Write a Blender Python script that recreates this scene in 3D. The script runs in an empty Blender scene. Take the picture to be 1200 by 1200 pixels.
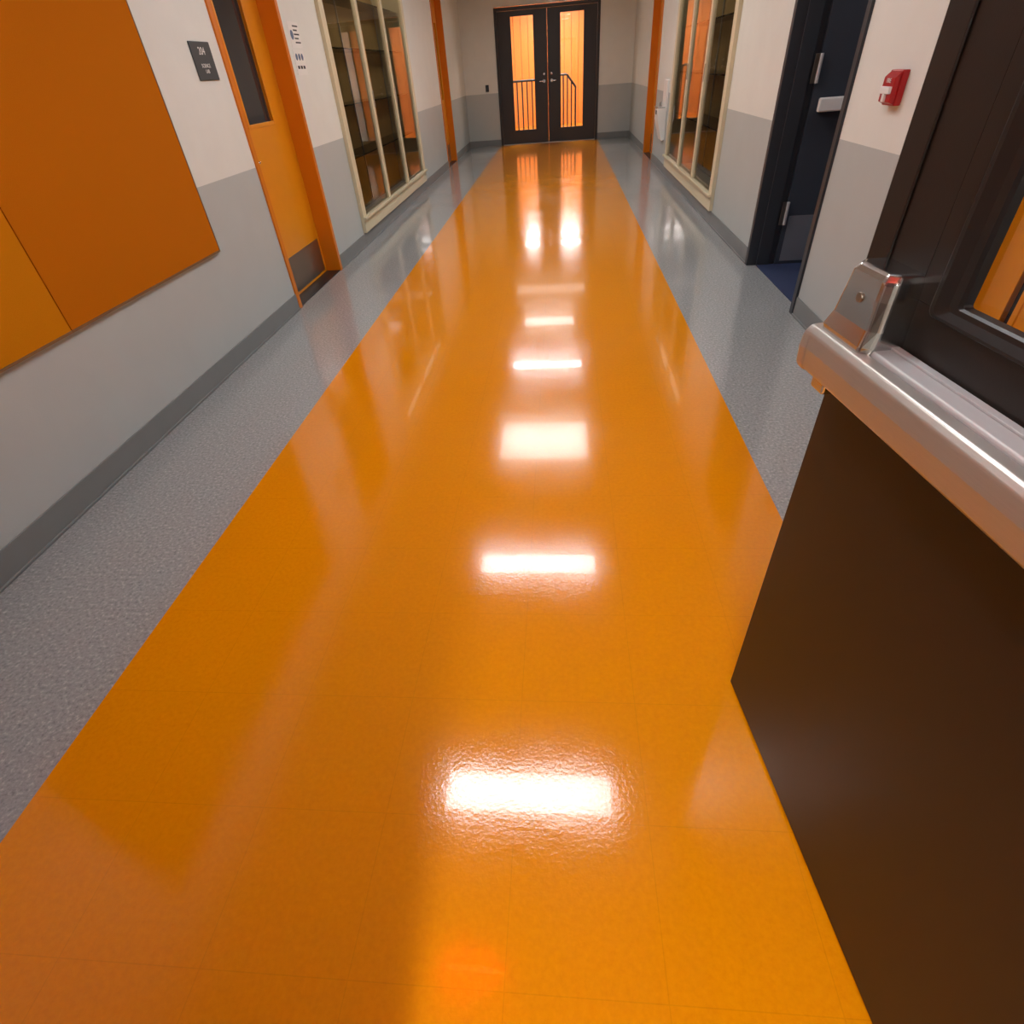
import bpy, bmesh, math
from mathutils import Vector, Matrix
sc=bpy.context.scene
sc.view_settings.view_transform='Standard'
sc.view_settings.look='None'
COL=bpy.context.collection
# ------------------------------------------------------------------ materials
def s2l(c):
    return tuple((v/255/12.92 if v/255<=0.04045 else ((v/255+0.055)/1.055)**2.4) for v in c)+(1,)
def new(name):
    m=bpy.data.materials.new(name);m.use_nodes=True
    return m,m.node_tree,m.node_tree.nodes['Principled BSDF']
def mat(name,rgb,rough=.5,metal=0,coat=0,var=.06,vs=8,bump=0,bs=200,spec=.5,aniso=None):
    m,t,b=new(name);N=t.nodes;L=t.links
    b.inputs['Roughness'].default_value=rough;b.inputs['Metallic'].default_value=metal
    b.inputs['Coat Weight'].default_value=coat;b.inputs['Coat Roughness'].default_value=.08
    b.inputs['Specular IOR Level'].default_value=spec
    g=N.new('ShaderNodeNewGeometry')
    n=N.new('ShaderNodeTexNoise');n.inputs['Scale'].default_value=vs;n.inputs['Detail'].default_value=4
    src=g.outputs['Position']
    if aniso:
        mp=N.new('ShaderNodeVectorMath');mp.operation='MULTIPLY';mp.inputs[1].default_value=aniso
        L.new(src,mp.inputs[0]);src=mp.outputs[0]
    L.new(src,n.inputs['Vector'])
    c=s2l(rgb)
    mx=N.new('ShaderNodeMix');mx.data_type='RGBA'
    mx.inputs[6].default_value=tuple(v*(1-var) for v in c[:3])+(1,)
    mx.inputs[7].default_value=tuple(min(1,v*(1+var)) for v in c[:3])+(1,)
    L.new(n.outputs['Fac'],mx.inputs[0]);L.new(mx.outputs[2],b.inputs['Base Color'])
    if bump:
        n2=N.new('ShaderNodeTexNoise');n2.inputs['Scale'].default_value=bs;L.new(src,n2.inputs['Vector'])
        bp=N.new('ShaderNodeBump');bp.inputs['Strength'].default_value=bump;bp.inputs['Distance'].default_value=.002
        L.new(n2.outputs['Fac'],bp.inputs['Height']);L.new(bp.outputs[0],b.inputs['Normal'])
    return m
def emit(name,rgb,strength):
    m,t,b=new(name)
    b.inputs['Base Color'].default_value=s2l(rgb);b.inputs['Emission Color'].default_value=s2l(rgb)
    b.inputs['Emission Strength'].default_value=strength;b.inputs['Roughness'].default_value=.4
    return m
def glass(name,tint=(200,200,195),refl=1.0):
    m,t,b=new(name);N=t.nodes;L=t.links;N.remove(b)
    tr=N.new('ShaderNodeBsdfTransparent');tr.inputs[0].default_value=s2l(tint)
    gl=N.new('ShaderNodeBsdfGlossy');gl.inputs['Roughness'].default_value=.01
    fr=N.new('ShaderNodeFresnel');fr.inputs[0].default_value=1.5
    ml=N.new('ShaderNodeMath');ml.operation='MULTIPLY';ml.inputs[1].default_value=refl;ml.use_clamp=True
    mx=N.new('ShaderNodeMixShader');L.new(fr.outputs[0],ml.inputs[0]);L.new(ml.outputs[0],mx.inputs[0])
    L.new(tr.outputs[0],mx.inputs[1]);L.new(gl.outputs[0],mx.inputs[2])
    L.new(mx.outputs[0],N['Material Output'].inputs[0]);return m

def wall_mat():
    m,t,b=new('painted_wall_two_tone');N=t.nodes;L=t.links
    g=N.new('ShaderNodeNewGeometry');sp=N.new('ShaderNodeSeparateXYZ');L.new(g.outputs['Position'],sp.inputs[0])
    gt=N.new('ShaderNodeMath');gt.operation='GREATER_THAN';gt.inputs[1].default_value=.975;L.new(sp.outputs[2],gt.inputs[0])
    mx=N.new('ShaderNodeMix');mx.data_type='RGBA';mx.inputs[6].default_value=s2l((184,191,190));mx.inputs[7].default_value=s2l((229,231,225))
    L.new(gt.outputs[0],mx.inputs[0])
    n=N.new('ShaderNodeTexNoise');n.inputs['Scale'].default_value=5;n.inputs['Detail'].default_value=5;L.new(g.outputs['Position'],n.inputs[0])
    mr=N.new('ShaderNodeMapRange');mr.inputs[3].default_value=.95;mr.inputs[4].default_value=1.04;L.new(n.outputs['Fac'],mr.inputs[0])
    m2=N.new('ShaderNodeVectorMath');m2.operation='SCALE';L.new(mx.outputs[2],m2.inputs[0]);L.new(mr.outputs[0],m2.inputs['Scale'])
    L.new(m2.outputs[0],b.inputs['Base Color'])
    n2=N.new('ShaderNodeTexNoise');n2.inputs['Scale'].default_value=160;L.new(g.outputs['Position'],n2.inputs[0])
    bp=N.new('ShaderNodeBump');bp.inputs['Strength'].default_value=.25;bp.inputs['Distance'].default_value=.002
    L.new(n2.outputs['Fac'],bp.inputs['Height']);L.new(bp.outputs[0],b.inputs['Normal'])
    b.inputs['Roughness'].default_value=.5;return m

def floor_mat():
    m,t,b=new('waxed_vinyl_tile');N=t.nodes;L=t.links
    def math_(op,a,bv=None,clamp=False):
        x=N.new('ShaderNodeMath');x.operation=op;x.use_clamp=clamp
        for i,v in enumerate((a,bv)):
            if v is None: continue
            if isinstance(v,(int,float)): x.inputs[i].default_value=v
            else: L.new(v,x.inputs[i])
        return x.outputs[0]
    g=N.new('ShaderNodeNewGeometry');P=g.outputs['Position']
    sp=N.new('ShaderNodeSeparateXYZ');L.new(P,sp.inputs[0]);X,Y=sp.outputs[0],sp.outputs[1]
    mask=math_('MULTIPLY',math_('GREATER_THAN',X,-1.39),math_('LESS_THAN',X,.83))
    def noise(s,d=4,r=.5):
        n=N.new('ShaderNodeTexNoise');n.inputs['Scale'].default_value=s;n.inputs['Detail'].default_value=d;n.inputs['Roughness'].default_value=r;L.new(P,n.inputs[0]);return n.outputs['Fac']
    def ramp(f,stops):
        r=N.new('ShaderNodeValToRGB');L.new(f,r.inputs[0]);e=r.color_ramp.elements
        e[0].position=stops[0][0];e[0].color=s2l(stops[0][1]);e[1].position=stops[-1][0];e[1].color=s2l(stops[-1][1])
        for p,c in stops[1:-1]:
            q=e.new(p);q.color=s2l(c)
        return r.outputs[0]
    gray=ramp(noise(80,4,.65),[(.33,(126,129,131)),(.43,(148,151,152)),(.57,(160,163,163)),(.68,(188,189,188))])
    oran=ramp(noise(70,5,.65),[(.3,(224,135,0)),(.5,(229,141,1)),(.72,(234,147,3))])
    mx=N.new('ShaderNodeMix');mx.data_type='RGBA';L.new(mask,mx.inputs[0]);L.new(gray,mx.inputs[6]);L.new(oran,mx.inputs[7])
    # tile seams
    T=.3171
    def seam(c,off):
        f=math_('FRACT',math_('DIVIDE',math_('ADD',c,off),T))
        d=math_('ABSOLUTE',math_('SUBTRACT',f,.5))
        return math_('GREATER_THAN',d,.5-.0035)
    sm=math_('MAXIMUM',seam(X,1.39+T*20),seam(Y,T*60-.54))
    dk=N.new('ShaderNodeMix');dk.data_type='RGBA';dk.blend_type='MULTIPLY'
    L.new(math_('MULTIPLY',sm,.13),dk.inputs[0]);L.new(mx.outputs[2],dk.inputs[6]);dk.inputs[7].default_value=(.3,.25,.2,1)
    L.new(dk.outputs[2],b.inputs['Base Color'])
    rr=N.new('ShaderNodeMapRange');rr.inputs[1].default_value=.3;rr.inputs[2].default_value=.7;rr.inputs[3].default_value=.085;rr.inputs[4].default_value=.16
    L.new(noise(2.5,5,.6),rr.inputs[0]);L.new(rr.outputs[0],b.inputs['Roughness'])
    b1=N.new('ShaderNodeBump');b1.inputs['Strength'].default_value=.5;b1.inputs['Distance'].default_value=.0006;L.new(noise(110,2),b1.inputs['Height'])
    b2=N.new('ShaderNodeBump');b2.inputs['Strength'].default_value=.3;b2.inputs['Distance'].default_value=.002;L.new(noise(9,2),b2.inputs['Height']);L.new(b1.outputs[0],b2.inputs['Normal'])
    L.new(b2.outputs[0],b.inputs['Normal'])
    b.inputs['IOR'].default_value=1.48
    b.inputs['Coat Weight'].default_value=.3;b.inputs['Coat Roughness'].default_value=.04
    return m
def ceil_mat():
    m,t,b=new('acoustic_ceiling_tile');N=t.nodes;L=t.links
    g=N.new('ShaderNodeNewGeometry')
    br=N.new('ShaderNodeTexBrick');br.offset=0;br.inputs['Scale'].default_value=1;br.inputs['Brick Width'].default_value=.61;br.inputs['Row Height'].default_value=.61
    br.inputs['Mortar Size'].default_value=.012;br.inputs['Color1'].default_value=s2l((186,188,190));br.inputs['Color2'].default_value=s2l((180,182,184));br.inputs['Mortar'].default_value=s2l((205,205,205))
    L.new(g.outputs['Position'],br.inputs['Vector']);L.new(br.outputs['Color'],b.inputs['Base Color']);b.inputs['Roughness'].default_value=.9;return m

M=dict(
 wall=wall_mat(),floor=floor_mat(),ceil=ceil_mat(),
 base=mat('rubber_baseboard',(126,130,130),.45),
 orange=mat('orange_paint',(230,146,12),.35,coat=.2,var=.04),
 orange_d=mat('orange_frame_paint',(216,120,4),.35,coat=.2,var=.04),
 wood=mat('orange_wood_panel',(218,122,46),.4,var=.06,vs=3,aniso=(12,12,.8)),
 tack1=mat('tackboard_burnt_orange',(192,108,0),.9,var=.08,vs=300,bump=.5,bs=400,spec=.12),
 tack2=mat('tackboard_amber',(204,126,2),.9,var=.08,vs=300,bump=.5,bs=400,spec=.12),
 cream=mat('cream_metal',(218,208,176),.35,var=.03),
 case_in=mat('case_interior',(160,130,78),.7,var=.25,vs=3),
 slate=mat('slate_metal_paint',(50,54,60),.4,var=.08),
 slate_b=mat('slate_blue_door_paint',(60,66,76),.4,var=.06),
 kick_s=mat('kick_plate_slate',(122,127,136),.35,metal=.2,var=.06),
 char=mat('charcoal_door_paint',(46,46,49),.45,var=.08),
 bronze=mat('dark_bronze_metal',(38,32,28),.42,metal=.0,var=.1,bump=.05,bs=500,spec=.4),
 black=mat('black_metal',(30,30,31),.38),
 steel=mat('brushed_steel',(190,186,180),.36,metal=.75,var=.08,vs=30,aniso=(1,1,30)),
 alu=mat('satin_aluminium',(186,188,190),.5,metal=.15,var=.04),
 chrome=mat('satin_chrome',(200,198,196),.2,metal=1,var=.03),
 kick=mat('kick_plate_steel',(150,140,128),.3,metal=.9,var=.05),
 sign=mat('sign_grey',(62,66,68),.5),
 paper=mat('paper_white',(236,236,232),.7,var=.02),
 ink=mat('printed_ink',(40,42,48),.6),
 inkb=mat('printed_pictogram',(90,110,140),.6),
 red=mat('red_plastic',(176,22,26),.35),
 white=mat('white_plastic',(235,235,232),.35,var=.02),
 navy=mat('navy_carpet',(34,48,82),.9,var=.4,vs=200),
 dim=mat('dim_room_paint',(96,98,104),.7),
 glass=glass('clear_glass',(248,248,246)),
 dglass=mat('dark_opaque_glass',(46,48,52),.05),
 cglass=glass('display_glass',(232,230,220),.9),
 lamp=emit('lamp_diffuser',(252,252,255),29),
 lampv=emit('lamp_diffuser_vestibule',(255,250,240),54),
 lamp2=emit('lamp_diffuser_soft',(255,252,250),10),
 fill_end=emit('end_wall_fill',(255,250,242),2.2),
 fill_case=emit('case_fill_glow',(255,246,228),4),
 fill_room=emit('side_room_fill',(250,250,255),4),
 lampw=emit('lamp_diffuser_end',(255,250,246),29),
 exitr=emit('exit_sign_red',(255,18,6),420),
)
# ------------------------------------------------------------------ builders
def bm_box(bm,lo,hi):
    vs=[bm.verts.new((x,y,z)) for x in (lo[0],hi[0]) for y in (lo[1],hi[1]) for z in (lo[2],hi[2])]
    for f in ((0,1,3,2),(4,6,7,5),(0,4,5,1),(2,3,7,6),(0,2,6,4),(1,5,7,3)):
        bm.faces.new([vs[i] for i in f])
def finish(bm,name,m,parent=None,bevel=0,seg=2,smooth=False):
    bmesh.ops.recalc_face_normals(bm,faces=bm.faces)
    me=bpy.data.meshes.new(name);bm.to_mesh(me);bm.free()
    o=bpy.data.objects.new(name,me);COL.objects.link(o);me.materials.append(m)
    if parent: o.parent=parent
    if smooth:
        for p in me.polygons:p.use_smooth=True
    if bevel:
        b=o.modifiers.new('b','BEVEL');b.width=bevel;b.segments=seg;b.limit_method='ANGLE'
        b.harden_normals=False
    return o
def srt(lo,hi): return tuple(min(a,b) for a,b in zip(lo,hi)),tuple(max(a,b) for a,b in zip(lo,hi))
def box(name,lo,hi,m,parent=None,bevel=0,seg=2):
    bm=bmesh.new();bm_box(bm,*srt(lo,hi));return finish(bm,name,m,parent,bevel,seg)
def boxes(name,L,m,parent=None,bevel=0):
    bm=bmesh.new()
    for lo,hi in L: bm_box(bm,*srt(lo,hi))
    return finish(bm,name,m,parent,bevel)
def pane(name,x0,x1,y,z0,z1,m,parent):
    bm=bmesh.new();bm.faces.new([bm.verts.new(v) for v in ((x0,y,z0),(x1,y,z0),(x1,y,z1),(x0,y,z1))])
    me=bpy.data.meshes.new(name);bm.to_mesh(me);bm.free()
    o=bpy.data.objects.new(name,me);COL.objects.link(o);me.materials.append(m);o.parent=parent;return o
def prism(name,pts,x0,x1,m,parent=None,bevel=0,axis='x',seg=2):
    bm=bmesh.new();A=[];B=[]
    for a,b in pts:
        if axis=='x': A.append(bm.verts.new((x0,a,b)));B.append(bm.verts.new((x1,a,b)))
        elif axis=='y': A.append(bm.verts.new((a,x0,b)));B.append(bm.verts.new((a,x1,b)))
        else: A.append(bm.verts.new((a,b,x0)));B.append(bm.verts.new((a,b,x1)))
    n=len(pts);bm.faces.new(A);bm.faces.new(B[::-1])
    for i in range(n): bm.faces.new((A[i],A[(i+1)%n],B[(i+1)%n],B[i]))
    return finish(bm,name,m,parent,bevel,seg)
def cyl(name,p,q,r,m,parent=None,n=20):
    p=Vector(p);q=Vector(q);d=q-p
    bm=bmesh.new();bmesh.ops.create_cone(bm,cap_ends=True,segments=n,radius1=r,radius2=r,depth=d.length)
    bmesh.ops.transform(bm,matrix=Matrix.Translation((p+q)/2)@d.to_track_quat('Z','Y').to_matrix().to_4x4(),verts=bm.verts)
    o=finish(bm,name,m,parent,min(r*.2,.003));return o
def group(name,loc=(0,0,0),ang=0):
    e=bpy.data.objects.new(name,None);COL.objects.link(e);e.location=loc;e.rotation_euler=(0,0,ang);e.empty_display_size=.1;return e
def ring(name,x0,x1,z0,z1,r,levels,m,parent,zf=1.0):
    """rounded rectangular moulding; levels=[(inset,y)]"""
    bm=bmesh.new();rows=[]
    for ins,y in levels:
        rr=max(r-ins*.15,.004);a0,a1,b0,b1=x0+ins,x1-ins,z0+ins*zf,z1-ins;row=[]
        for cx,cz,st in ((a1-rr,b1-rr,0),(a0+rr,b1-rr,90),(a0+rr,b0+rr,180),(a1-rr,b0+rr,270)):
            for k in range(7):
                a=math.radians(st+15*k);row.append(bm.verts.new((cx+rr*math.cos(a),y,cz+rr*math.sin(a))))
        rows.append(row)
    for A,B in zip(rows,rows[1:]):
        for i in range(len(A)): bm.faces.new((A[i],A[(i+1)%len(A)],B[(i+1)%len(A)],B[i]))
    return finish(bm,name,m,parent)
def text(name,body,size,loc,rot,m,parent,align='CENTER'):
    c=bpy.data.curves.new(name,'FONT');c.body=body;c.size=size;c.extrude=.0006;c.align_x=align;c.align_y='CENTER';c.materials.append(m)
    o=bpy.data.objects.new(name,c);COL.objects.link(o);o.parent=parent;o.location=loc;o.rotation_euler=rot;return o
H=2.75
XL,XR,YE=-2.115,1.54,15.2
# ------------------------------------------------------------------ shell
def wall(name,axis,a0,a1,t0,t1,ops,z1=H,m=None):
    """axis 'y': wall runs along y between a0..a1, thickness t0..t1 in x."""
    L=[]
    def add(u0,u1,z0,z1_):
        if u1-u0<1e-4 or z1_-z0<1e-4:return
        if axis=='y': L.append(((t0,u0,z0),(t1,u1,z1_)))
        else: L.append(((u0,t0,z0),(u1,t1,z1_)))
    c=a0
    for (u0,u1,z0,zt) in sorted(ops):
        add(c,u0,0,z1);add(u0,u1,0,z0);add(u0,u1,zt,z1);c=u1
    add(c,a1,0,z1)
    return boxes(name,L,m or M['wall'])
LD=(4.31,5.42);LF=(11.97,13.02);LC=(6.3,9.7)
RD=(3.77,4.97);RF=(11.2,12.35);RC=(6.42,9.6);RN=(1.25,2.35)
wall('wall_left','y',-.1,YE,XL-.2,XL,[(LD[0],LD[1],0,2.3),(LC[0],LC[1],.08,2.42),(LF[0],LF[1],0,2.5)])
wall('wall_right','y',-.1,YE,XR,XR+.2,[(RN[0],RN[1],0,2.3),(RD[0],RD[1],0,2.3),(RC[0],RC[1],.08,2.42),(RF[0],RF[1],0,2.4)])
wall('wall_end','x',XL-.2,XR+.2,YE,YE+.2,[(-1.38,.82,0,2.38)])
wall('wall_entry','x',XL-.2,XR+.2,-.3,-.1,[(-1.20,.64,0,2.2)])
# vestibule behind photographer
boxes('wall_vestibule',[((-2.3,-3.2,0),(-2.1,-.3,H)),((1.55,-3.2,0),(1.75,-.3,H)),((-2.3,-3.4,0),(1.75,-3.2,H))],M['wall'])
# space beyond end doors
boxes('wall_stair_hall',[((-2.5,YE+.2,0),(-2.3,20.2,H)),((1.75,YE+.2,0),(1.95,20.2,H))],M['wall'])
g=group('wood_panel_wall')
boxes('planks',[((-2.3+i*.2+.004,20.0,0),(-2.3+(i+1)*.2-.004,20.03,H)) for i in range(20)],M['wood'],g,.003)
box('backing',(-2.3,20.03,0),(1.75,20.2,H),M['black'],g)
box('floor',(-2.5,-3.4,-.1),(1.95,20.2,0),M['floor'])
box('ceiling',(-2.5,-3.4,H),(1.95,20.2,H+.1),M['ceil'])
# side room on the right behind the open slate door
g=group('side_room')
box('room_carpet',(1.951,2.6,-.1),(4.6,7.2,0),M['navy'],g)
boxes('room_walls',[((4.6,2.4,0),(4.8,7.4,H)),((1.951,7.2,0),(4.6,7.4,H)),((1.741,2.4,0),(4.6,2.6,H))],M['dim'],g)
box('room_ceiling',(1.951,2.4,H),(4.8,7.4,H+.1),M['ceil'],g)
box('carpet_threshold',(1.60,RD[0]+.055,0),(1.95,RD[1]-.055,.006),M['navy'],g)
def base(name,segs,x,inward):
    bm=bmesh.new()
    for y0,y1 in segs:
        bm_box(bm,*srt((x,y0,0),(x+inward*.008,y1,.118)))
        bm_box(bm,*srt((x,y0,0),(x+inward*.016,y1,.012)))
    return finish(bm,name,M['base'],None,.003)
base('baseboard_left',[(-.1,LD[0]),(LD[1],LC[0]),(LC[0],LC[1]),(LC[1],LF[0]),(LF[1],YE)],XL,1)
base('baseboard_right',[(-.1,RN[0]),(RN[1],RD[0]),(RD[1],RC[0]),(RC[0],RC[1]),(RC[1],RF[0]),(RF[1],YE)],XR,-1)
boxes('baseboard_end',[((XL,YE-.008,0),(-1.38,YE,.118)),((.82,YE-.008,0),(XR,YE,.118))],M['base'],None,.003)
# ------------------------------------------------------------------ ceiling lights
def troffer(x,y,m,w=1.2,d=.3):
    g=group('ceiling_light',(x,y,H))
    boxes('housing',[((-w/2-.03,-d/2-.03,-.02),(w/2+.03,-d/2,0)),((-w/2-.03,d/2,-.02),(w/2+.03,d/2+.03,0)),((-w/2-.03,-d/2,-.02),(-w/2,d/2,0)),((w/2,-d/2,-.02),(w/2+.03,d/2,0))],M['white'],g,.002)
    box('diffuser',(-w/2,-d/2,-.012),(w/2,d/2,-.002),m,g)
for y in (1.78,4.16,9.17): troffer(-.27,y,M['lamp'],1.2,.27)
troffer(-.27,6.65,M['lamp2'],1.2,.95)
troffer(-.27,11.3,M['lamp2'],1.0,.45)
troffer(-.27,13.4,M['fill_end'],1.6,.6)  # added dim panel keeping the corridor end from darkening, no fixture known here
for y in (16.2,17.6,18.9): troffer(-.27,y,M['lampw'],1.6,.6)
troffer(-.24,-.85,M['lampv'],.2,1.2);troffer(-.25,-2.3,M['lamp'],.3,1.2)
troffer(3.0,4.2,M['fill_room'],1.2,.6)  # added fill panel brightening the open slate leaf, not a known fixture
# exit sign
g=group('exit_sign',(-.49,.70,2.3))
box('body',(-.16,-.025,-.1),(.16,.025,.1),M['white'],g,.008)
cyl('stem',(0,0,.1),(0,0,.43),.012,M['white'],g);cyl('canopy',(0,0,.43),(0,0,.449),.06,M['white'],g)
text('exit_letters','EXIT',.13,(0,-.027,0),(math.pi/2,0,0),M['exitr'],g)
# ------------------------------------------------------------------ doors in local frame
def leaf(parent,w,h,th,win,m,gm,y0=0,z0=.008,bead=None):
    x0,x1,a0,a1=win
    boxes('leaf',[((0,y0,z0),(x0,y0+th,h)),((x1,y0,z0),(w,y0+th,h)),((x0,y0,z0),(x1,y0+th,a0)),((x0,y0,a1),(x1,y0+th,h))],m,parent)
    pane('glass_pane',x0,x1,y0+th*.5,a0,a1,gm,parent)
    for yy in (y0-.005,y0+th-.003):
        boxes('glazing_bead',[((x0-.018,yy,a0-.018),(x0+.008,yy+.008,a1+.018)),((x1-.008,yy,a0-.018),(x1+.018,yy+.008,a1+.018)),((x0+.008,yy,a0-.018),(x1-.008,yy+.008,a0+.008)),((x0+.008,yy,a1-.008),(x1-.008,yy+.008,a1+.018))],bead or m,parent,.002)
def frame(parent,w,h,f,y0,y1,m,name='door_frame'):
    boxes(name,[((0,y0,0),(f,y1,h)),((w-f,y0,0),(w,y1,h)),((f,y0,h-f),(w-f,y1,h))],m,parent,.003)
def side_door(name,side,y0,y1,h,rec,win,leafm,framem,gm,kick=True,f=.05,leafw=None):
    w=y1-y0
    if side=='L': g=group(name,(XL,y0,0),math.pi/2)      # x->+Y, y->-X
    else: g=group(name,(XR,y1,0),-math.pi/2)             # x->-Y, y->+X
    frame(g,w,h,f,-.012,.2,framem)
    lg=group('leaf_assembly',(f+.003,0,0));lg.parent=g
    lw=w-2*f-.006
    leaf(lg,lw,h-f-.004,.045,win,leafm,gm,rec)
    if kick: box('kick_plate',(.04,rec-.003,.03),(lw-.04,rec,.30),M['kick'],lg,.001)
    hx=.07 if side=='L' else lw-.07
    cyl('lever_rose',(hx,rec-.012,.98),(hx,rec,.98),.028,M['chrome'],lg)
    cyl('lever_neck',(hx,rec-.05,.98),(hx,rec-.01,.98),.009,M['chrome'],lg)
    cyl('lever_handle',(hx,rec-.05,.98),(hx+(.12 if side=='L' else -.12),rec-.05,.98),.009,M['chrome'],lg)
    box('threshold',(f,0,0),(w-f,.2,.006),M['black'],g)
    return g
side_door('door_1','L',LD[0],LD[1],2.3,.128,(.30,.74,1.19,1.98),M['orange'],M['orange_d'],M['dglass'])
side_door('door_2','L',LF[0],LF[1],2.5,.10,(.62,.80,1.0,2.1),M['orange'],M['orange_d'],M['dglass'])
side_door('door_3','R',RF[0],RF[1],2.4,.10,(.22,.42,1.0,2.1),M['orange'],M['orange_d'],M['dglass'])
side_door('reflection_door','R',RN[0],RN[1],2.3,.06,(.18,.24,.25,2.0),M['orange'],M['black'],M['dglass'],kick=False)  # invented door, stands in for the orange reflection in the near leaf's glass
# slate open door (right)
g=group('door_5',(XR,RD[1],0),-math.pi/2)   # x -> -Y ; y -> +X
w=RD[1]-RD[0]
frame(g,w,2.3,.05,-.015,.2,M['slate'])
boxes('door_stop',[((.05,.06,0),(.066,.155,2.25)),((w-.066,.06,0),(w-.05,.155,2.25)),((.066,.06,2.234),(w-.066,.155,2.25))],M['slate'],g,.002)
lg=group('open_leaf',(.055,.205,0),math.pi/2);lg.parent=g
leaf(lg,1.05,2.24,.045,(.62,.86,1.3,2.05),M['slate_b'],M['dglass'],-.012)
box('kick_plate',(.03,-.016,.03),(1.0,-.012,.36),M['kick_s'],lg,.001)
box('exit_bar_housing',(.05,-.05,1.02),(.98,-.012,1.09),M['slate'],lg,.004)
box('exit_push_pad',(.035,-.085,1.02),(.66,-.045,1.10),M['white'],lg,.008)
box('exit_bar_head',(.90,-.075,1.0),(1.02,-.012,1.13),M['steel'],lg,.008)
for z in (.38,1.26,2.0):
    box('hinge_leaf',(-.04,-.026,z-.08),(.01,-.014,z+.08),M['kick'],lg,.002)
    cyl('hinge_barrel',(-.002,-.028,z-.08),(-.002,-.028,z+.08),.011,M['alu'],lg)
# end double door
g=group('double_door',(-1.38,YE,0))
W=2.2
frame(g,W,2.36,.055,-.02,.2,M['char'])
for k,x in enumerate((.058,1.102)):
    lg=group('door_leaf',(x,.03,0));lg.parent=g
    wx=(.27,.76) if k==0 else (.27,.77)
    leaf(lg,1.04,2.30,.045,(wx[0],wx[1],.26,2.22),M['char'],M['glass'])
    hx=.96 if k==0 else .08
    cyl('lever_rose',(hx,-.012,1.12),(hx,0,1.12),.03,M['chrome'],lg)
    cyl('lever_neck',(hx,-.05,1.12),(hx,-.01,1.12),.01,M['chrome'],lg)
    cyl('lever_handle',(hx,-.05,1.12),(hx+(-.1 if k==0 else .1),-.05,1.12),.01,M['chrome'],lg)
    cyl('lock_cylinder',(hx,-.014,1.24),(hx,0,1.24),.02,M['chrome'],lg)
boxes('threshold',[((.055,0,0),(W-.055,.2,.008))],M['alu'],g)
# railing beyond
g=group('stair_railing',(-1.45,17.0,0))
cyl('rail_top',(0,0,1.12),(1.0,0,1.12),.024,M['black'],g);cyl('rail_low',(0,0,.1),(1.0,0,.1),.02,M['black'],g)
for i in range(9): cyl('baluster',(i*.122+.01,0,.0 if i in(0,8) else .1),(i*.122+.01,0,1.12),.017 if i not in(0,8) else .022,M['black'],g,10)
g=group('stair_railing',(-.05,17.0,0))
cyl('rail_top',(0,0,1.18),(.2,0,1.18),.024,M['black'],g);cyl('rail_slope',(.2,0,1.18),(.42,0,.92),.024,M['black'],g);cyl('rail_low',(0,0,.1),(.42,0,.1),.02,M['black'],g)
for i in range(5):
    x=i*.1+.01;top=1.18 if x<.2 else 1.18-(x-.2)*1.18
    cyl('baluster',(x,0,0 if i in(0,4) else .1),(x,0,top),.017 if i not in(0,4) else .022,M['black'],g,10)
# ------------------------------------------------------------------ display cases
def case(side,y0,y1):
    w=y1-y0
    if side=='L': g=group('display_case',(XL,y0,0),math.pi/2)
    else: g=group('display_case',(XR,y1,0),-math.pi/2)
    z0,z1=.125,2.42;fr=.11;p=-.035
    gi=.27
    boxes('cabinet_body',[((0.002,.0,z0),(.02,.38,z1-.002)),((w-.02,.0,z0),(w-.002,.38,z1-.002)),((.02,.0,z0),(w-.02,.38,z0+.02)),((.02,.0,z1-.03),(w-.02,.38,z1-.002))],M['cream'],g)
    box('back_panel',(.02,.36,z0+.02),(w-.02,.38,z1-.03),M['case_in'],g)
    boxes('face_frame',[((-.01,p,z0),(fr,0,z1)),((w-fr,p,z0),(w+.01,0,z1)),((fr,p,z0),(w-fr,0,gi)),((fr,p,z1-.1),(w-fr,0,z1))],M['cream'],g,.003)
    box('sill',(-.02,p-.03,gi-.02),(w+.02,p,gi+.005),M['cream'],g,.004)
    for k in (1,2):
        x=fr+(w-2*fr)*k/3
        box('mullion',(x-.045,p+.003,gi),(x+.045,.005,z1-.1),M['cream'],g,.003)
        box('panel_pull',(x+.02,p-.006,1.15),(x+.035,p+.003,1.3),M['steel'],g,.002)
    pane('glass_pane',fr,w-fr,-.01,gi,z1-.1,M['cglass'],g)
    box('case_fill_strip',(.3,.02,z1-.06),(w-.3,.12,z1-.031),M['fill_case'],g)  # added glow strip lifting the black case interior; no such lamp known
    box('case_fill_valance',(.12,.006,z1-.14),(w-.12,.018,z1-.03),M['cream'],g)
    for z in (.75,1.2,1.65,2.05):
        box('shelf',(.03,.06,z),(w-.03,.35,z+.012),M['glass'],g)
    for k in range(5):
        x=.06+(w-.14)*k/4
        box('shelf_standard',(x,.345,.2),(x+.025,.36,2.3),M['steel'],g)
    return g
case('L',*LC);case('R',*RC)
# ------------------------------------------------------------------ tackboards
def board(y0,y1,m,nm='tackboard'):
    g=group(nm,(XL,y0,0),math.pi/2);w=y1-y0
    box('cork_panel',(0.002,-.018,.646),(w-.002,0,1.98),m,g)
    boxes('edge_trim',[((0,-.021,.638),(w,0,.648)),((0,-.021,1.978),(w,0,1.988))]+([((w-.004,-.021,.648),(w,0,1.978))] if y1>3 else [((0,-.021,.648),(.004,0,1.978))]),M['kick'],g)
board(2.165,3.48,M['tack1']);board(.85,2.163,M['tack2'])
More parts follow.
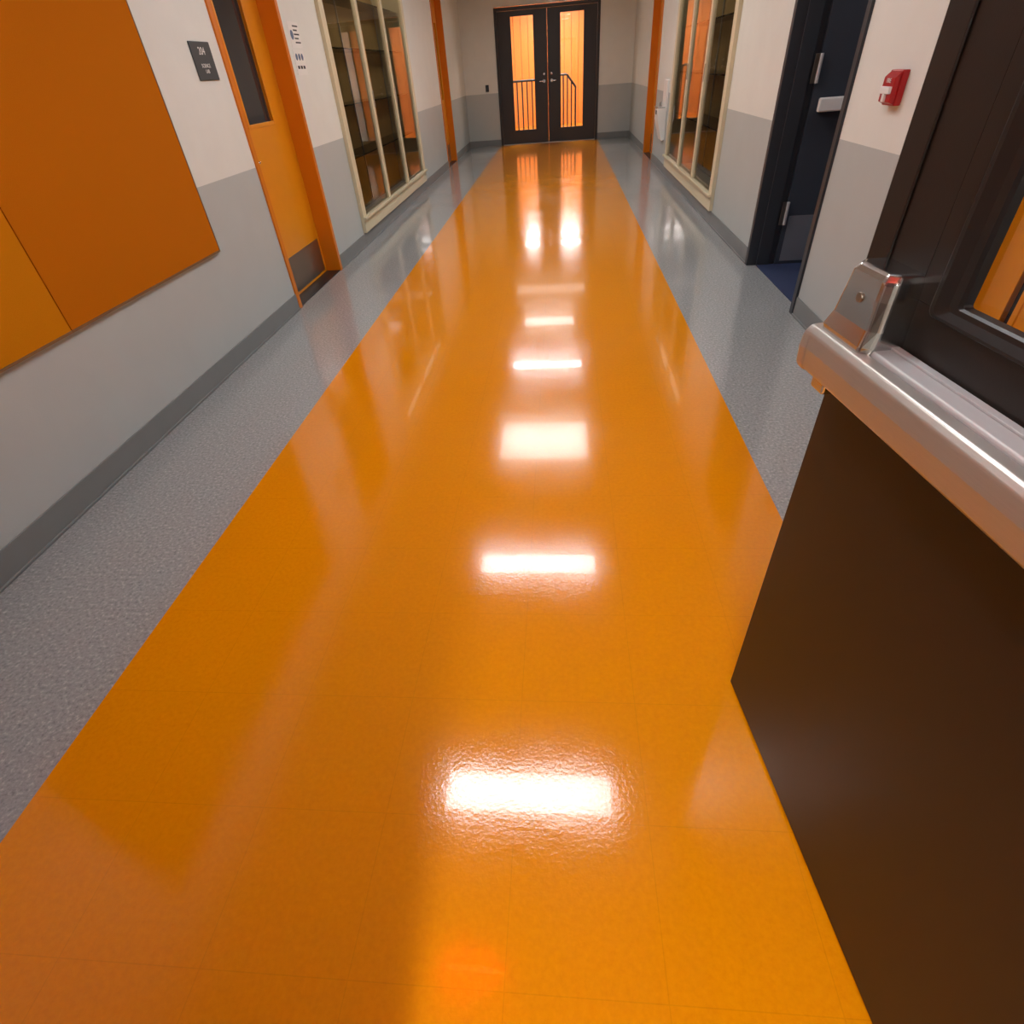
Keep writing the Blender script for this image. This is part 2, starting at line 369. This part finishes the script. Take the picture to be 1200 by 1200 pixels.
# room sign
g=group('room_sign',(XL,3.95,0),math.pi/2)
box('plate',(0,-.008,1.455),(.235,0,1.635),M['sign'],g,.004)
text('room_number','204',.05,(.117,-.0085,1.59),(math.pi/2,0,0),M['white'],g)
text('room_label','SCIENCE\nLAB',.026,(.117,-.0085,1.51),(math.pi/2,0,0),M['white'],g)
# notices
g=group('wall_notice',(XL,5.52,0),math.pi/2)
box('sheet_upper',(.02,-.002,1.63),(.24,0,1.79),M['paper'],g);box('sheet_lower',(.0,-.003,1.46),(.22,0,1.62),M['paper'],g)
for i,z in enumerate((1.76,1.735,1.71,1.685,1.66)): box('print_line',(.11,-.003,z),(.22-.03*(i%2),-.002,z+.009),M['ink'],g)
cyl('pictogram_round',(.065,-.003,1.71),(.065,-.002,1.71),.03,M['inkb'],g)
for i in range(3):
    cyl('pictogram',(.05+.06*i,-.004,1.575),(.05+.06*i,-.003,1.575),.022,M['inkb'],g);box('caption',(.03+.06*i,-.004,1.50),(.07+.06*i,-.003,1.52),M['ink'],g)
# fire alarm pull station
g=group('fire_alarm_pull_station',(XR,3.33,0),-math.pi/2)
box('back_box',(.0,-.03,1.15),(.12,0,1.28),M['red'],g,.004)
prism('cover',[(-.03,1.155),(-.052,1.165),(-.052,1.255),(-.03,1.275)],.005,.115,M['red'],g,.003)
box('pull_handle_bar',(.012,-.064,1.195),(.108,-.05,1.222),M['white'],g,.003)
box('pull_handle_stem',(.048,-.062,1.165),(.072,-.05,1.195),M['white'],g,.002)
text('label','FIRE',.024,(.06,-.0535,1.242),(math.pi/2,0,0),M['white'],g)
# card reader end wall
g=group('wall_card_reader',(-1.62,YE,1.07))
box('housing',(-.035,-.025,-.06),(.035,0,.06),M['black'],g,.005);box('reader_face',(-.025,-.028,-.045),(.025,-.025,.045),M['slate'],g,.002)
# drinking fountain right
g=group('drinking_fountain',(XR,10.3,0),-math.pi/2)
prism('cabinet',[(0,.40),(-.05,.40),(-.13,.66),(-.13,.80),(0,.80)],0,.32,M['white'],g,.01)
box('back_splash',(0,-.03,.80),(.32,0,1.12),M['white'],g,.006)
boxes('basin_rim',[((0,-.14,.80),(.32,-.12,.812)),((0,-.12,.80),(.02,-.03,.812)),((.30,-.12,.80),(.32,-.03,.812))],M['steel'],g,.003)
cyl('spout',(.08,-.07,.80),(.08,-.07,.85),.010,M['chrome'],g);cyl('spout_tip',(.08,-.07,.85),(.13,-.07,.865),.008,M['chrome'],g)
box('push_button',(.11,-.137,.72),(.21,-.13,.77),M['slate'],g,.003)
# ------------------------------------------------------------------ entry: frame, closed leaf, open leaf
M['pglass']=glass('door_glass',(240,236,232),1.4)
g=group('entry_door_frame',(-1.20,-.1,0))
frame(g,1.84,2.2,.05,-.2,.02,M['bronze'])
def bronze_leaf(g,w=.905,gm=None):
    th=.045
    boxes('leaf',[((0,0,.01),(w,th,1.118)),((0,0,1.118),(.13,th,2.12)),((.13,0,1.118),(.19,.012,2.12)),((w-.13,0,1.118),(w,th,2.12)),((w-.19,0,1.118),(w-.13,.012,2.12)),((.19,0,1.96),(w-.19,th,2.12))],M['bronze'],g,.001)
    lv=[(0,0.0),(.002,-.005),(.006,-.007),(.012,-.007),(.03,-.002),(.042,-.001),(.047,.002),(.049,.012)]
    ring('glazing_frame',.163,w-.163,1.108,1.985,.012,lv,M['black'],g,.5)
    ring('glazing_frame_rear',.10,w-.10,1.085,1.985,.012,[(0,.045),(.004,.052),(.03,.052),(.034,.045)],M['black'],g,.9)
    pane('glass_pane',.185,w-.185,.0125,1.112,1.965,gm,g)
    box('edge_astragal',(-.001,-.004,1.07),(.048,.0,2.118),M['bronze'],g,.002)
    # panic exit device
    D=-.010
    P=lambda L:[(a,b+D) for a,b in L]
    prism('rail_housing',P([(0,.99),(-.030,.99),(-.043,1.0),(-.043,1.056),(-.040,1.06),(0,1.06)]),.13,w-.05,M['alu'],g,.002)
    box('rail_lip',(.135,-.016,1.06+D),(w-.055,-.004,1.064+D),M['alu'],g,.001)
    prism('push_bar',P([(-.044,.986),(-.062,.980),(-.070,.988),(-.072,1.02),(-.070,1.043),(-.062,1.053),(-.044,1.055)]),.012,w-.12,M['steel'],g,.003,seg=3)
    prism('bar_end_cap',P([(-.034,.986),(-.064,.978),(-.072,.988),(-.074,1.018),(-.071,1.042),(-.062,1.053),(-.034,1.054)]),.000,.026,M['steel'],g,.006,seg=3)
    bm=bmesh.new();rows=[]
    for z,a0,a1,d in ((.985,.012,.140,.052),(1.03,.012,.140,.056),(1.052,.012,.140,.057),(1.075,.022,.138,.052),(1.115,.030,.136,.050),(1.140,.034,.134,.048),(1.150,.040,.128,.042)):
        rows.append([bm.verts.new(v) for v in ((a0,0,z),(a0,-d*.75,z),(a0+.012,-d,z),(a1-.012,-d,z),(a1,-d*.75,z),(a1,0,z))])
    for A,B in zip(rows,rows[1:]):
        for i in range(5): bm.faces.new((A[i],A[i+1],B[i+1],B[i]))
    bm.faces.new(rows[0]);bm.faces.new(rows[-1][::-1])
    finish(bm,'latch_head',M['chrome'],g,.004,3)
    cyl('head_screw',(.085,-.053,1.11),(.085,-.049,1.11),.007,M['kick'],g)
    box('latch_case',(-.004,-.036,.985),(.020,0,1.035),M['chrome'],g,.004)
    box('latch_bolt',(-.016,.012,1.0),(.001,.030,1.035),M['steel'],g,.003)
    box('bar_bracket',(.035,-.055,.948),(.075,-.025,.976),M['chrome'],g,.004)
u=Vector((.1185,-.993,0));ang=math.atan2(u.y,u.x)
g=group('door_6',(.47,.93,0),ang);bronze_leaf(g,gm=M['pglass'])
for z in (.2,1.05,1.95): cyl('hinge_barrel',(.912,.02,z-.06),(.912,.02,z+.06),.009,M['steel'],g)
g=group('door_7',(-.29,-.05,0),math.pi);bronze_leaf(g,.845,gm=M['dglass'])  # unseen closed leaf; pane made opaque to hold back vestibule light
# ------------------------------------------------------------------ world + camera
w=bpy.data.worlds.new('w');sc.world=w;w.use_nodes=True
w.node_tree.nodes['Background'].inputs[0].default_value=(.5,.55,.65,1);w.node_tree.nodes['Background'].inputs[1].default_value=.08
F=Vector((57,526,-638)).normalized();U=Vector((-65,780,638)).normalized()
R=F.cross(U).normalized();U=R.cross(F)
cam=bpy.data.objects.new('camera',bpy.data.cameras.new('camera'));COL.objects.link(cam)
cam.data.sensor_width=36;cam.data.lens=638/1200*36;cam.data.clip_start=.01
cam.matrix_world=Matrix.Translation((0,0,1.4))@Matrix((R,F,U)).to_4x4()
sc.camera=cam
